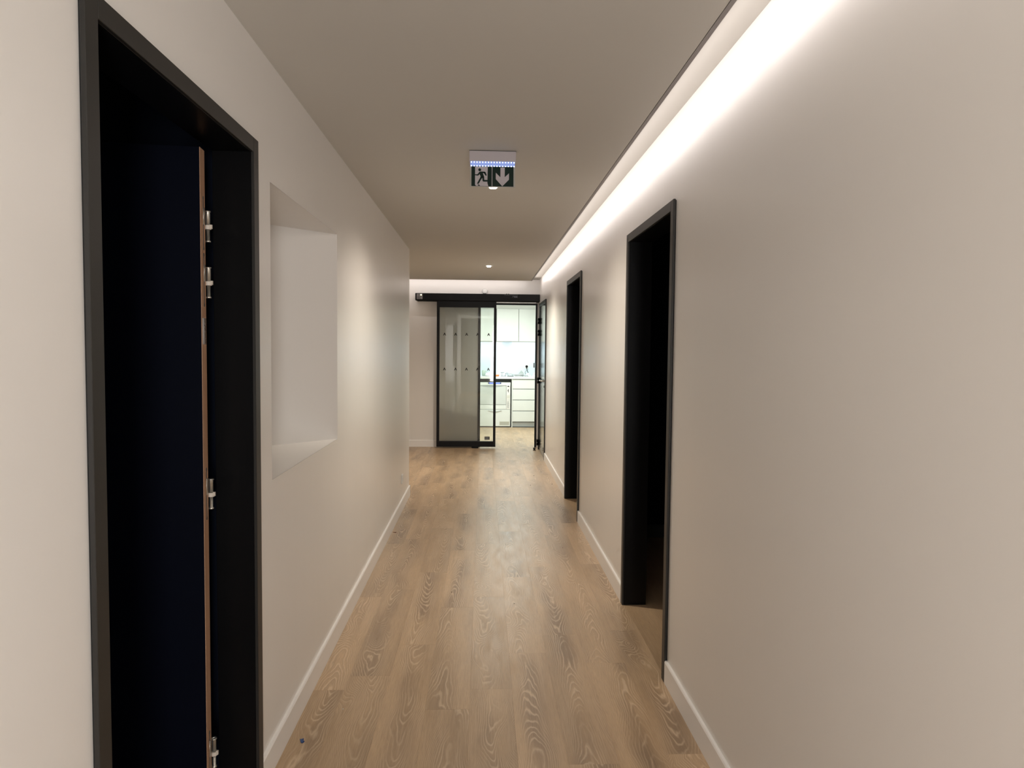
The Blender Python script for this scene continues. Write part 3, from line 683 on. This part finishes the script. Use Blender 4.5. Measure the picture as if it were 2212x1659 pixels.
tag(m.build('instrument_stand'), 'small grey metal instrument stand on the worktop', 'stand')
m = MB(); m.tube([(0.42, 13.45, T+0.008), (0.43, 13.45, T+0.05), (0.455, 13.45, T+0.065), (0.475, 13.45, T+0.05), (0.45, 13.45, T+0.03)], 0.006, MGR, 8); m.lathe([(0.02, 0), (0.018, 0.008)], (0.42, 13.45, T), MGR, 16); tag(m.build('bent_pipe_tool', None, True), 'curved grey metal tool beside the instrument stand', 'tool')
m = MB(); m.box(0.455, 0.575, 13.34, 13.42, T, T+0.012, mat('dark_tray', (0.08, 0.09, 0.09), 0.4), 0.003); m.box(0.462, 0.568, 13.35, 13.41, T+0.012, T+0.014, MGR); tag(m.build('dark_tray'), 'flat dark tray at the front of the worktop', 'tray')
m = MB(); m.tube([(0.47, 13.50, T+0.02), (0.50, 13.50, T+0.055), (0.54, 13.50, T+0.05), (0.575, 13.50, T+0.02)], 0.014, CLR, 8); tag(m.build('curled_pouch', None, True), 'curled clear pouch standing behind the dark tray', 'pouch')
random.seed(11)
def crumple(cx_, cy_, hw, hd, h, ma, name, label, cat, grp=None, seg=9):
    m = MB(); vs = []; fs = []
    for j in range(seg):
        for i in range(seg):
            u, v = i/(seg-1)*2-1, j/(seg-1)*2-1; e = max(0, 1-max(abs(u), abs(v))**2.5)
            vs.append((cx_+u*hw*(1+random.uniform(-.08, .08)), cy_+v*hd*(1+random.uniform(-.08, .08)), T+0.001+e*h*random.uniform(0.45, 1.0)))
    for j in range(seg-1):
        for i in range(seg-1): a = j*seg+i; fs.append((a, a+1, a+seg+1, a+seg))
    k = len(vs); vs.append((cx_, cy_, T+0.0005))
    rim = [i for i in range(seg)] + [j*seg+seg-1 for j in range(1, seg)] + [(seg-1)*seg+i for i in range(seg-2, -1, -1)] + [j*seg for j in range(seg-2, 0, -1)]
    for a, b in zip(rim, rim[1:]+rim[:1]): fs.append((b, a, k))
    m.add(vs, fs, ma); return tag(m.build(name), label, cat, grp)
for i in range(5):
    m = MB(); z = T+i*0.008; dx = random.uniform(-.02, .02); r = random.uniform(-.04, .04)
    m.prism([(0.585+dx, z), (0.77+dx, z+r*0.1), (0.775+dx, z+0.0035+r*0.1), (0.68+dx, z+0.0075), (0.588+dx, z+0.005)], 13.36+0.01*i, 13.50+0.01*i, MGR if i in (1, 3) else CLR)
    tag(m.build('sterile_pouch'), ('bottom', 'second lowest', 'middle', 'second highest', 'top')[i] + ' pouch of the stack in the middle of the worktop', 'pouch', 'stack of clear pouches')
m = MB(); m.add([(0.675, 13.52, T+0.045), (0.785, 13.52, T+0.045), (0.785, 13.60, T+0.045), (0.675, 13.60, T+0.045), (0.732, 13.56, T+0.115)], [(0, 1, 2, 3), (0, 1, 4), (1, 2, 4), (2, 3, 4), (3, 0, 4)], mat('grey_wrap', (0.34, 0.38, 0.37), 0.5))
m.box(0.678, 0.782, 13.522, 13.598, T, T+0.045, PAP, 0.002); tag(m.build('peaked_box'), 'white box with grey pyramid shaped lid behind the pouches', 'box')
crumple(0.855, 13.42, 0.07, 0.06, 0.075, CLR, 'plastic_bag', 'crumpled clear plastic bag below the socket', 'bag')
crumple(0.80, 13.30, 0.06, 0.03, 0.03, MGR, 'foil_wrap', 'crumpled grey wrapping in front of the plastic bag', 'wrapping')
crumple(0.995, 13.52, 0.045, 0.05, 0.11, PAP, 'paper_heap', 'heap of white paper at the right end of the worktop', 'paper')
m = MB(); m.tube([(0.80, 13.47, T+0.07), (0.808, 13.47, T+0.10), (0.825, 13.47, T+0.115)], 0.006, MGR, 8); m.tube([(0.815, 13.47, T+0.001), (0.80, 13.47, T+0.07), (0.79, 13.47, T+0.085)], 0.006, MGR, 8); tag(m.build('pliers', None, True), 'grey pliers standing between the peaked box and plastic bag', 'pliers')
sk = empty('kitchen_socket', (0.846, YK-0.012, 1.12), 'white wall socket in the kitchen splashback', 'socket')
m = MB(); m.box(0.805, 0.887, YK-0.022, YK-0.012, 1.08, 1.162, WHITEPL, 0.002); m.build('plate', sk)
m = MB(); m.lathe([(0.021, -0.045), (0.024, -0.035), (0.024, 0.0)], (0.846, YK-0.0225, 1.125), BLACK, 18, 'y'); m.box(0.838, 0.854, YK-0.062, YK-0.04, 1.085, 1.12, BLACK, 0.002)
m.tube([(0.846, YK-0.055, 1.09), (0.85, YK-0.06, 1.06), (0.868, YK-0.06, 1.02), (0.885, YK-0.065, 0.985), (0.905, YK-0.075, 0.955)], 0.0055, BLACK, 8)
tag(m.build('black_plug', None, True), 'black plug with hanging cable in the kitchen socket', 'plug')
# kitchen ceiling lamp body
m = MB(); m.box(-0.62, 1.02, 11.53, 12.47, 2.313, 2.334, WHITEPL, 0.003); tag(m.build('ceiling_panel_light'), 'flat ceiling panel light of the kitchen', 'ceiling light')
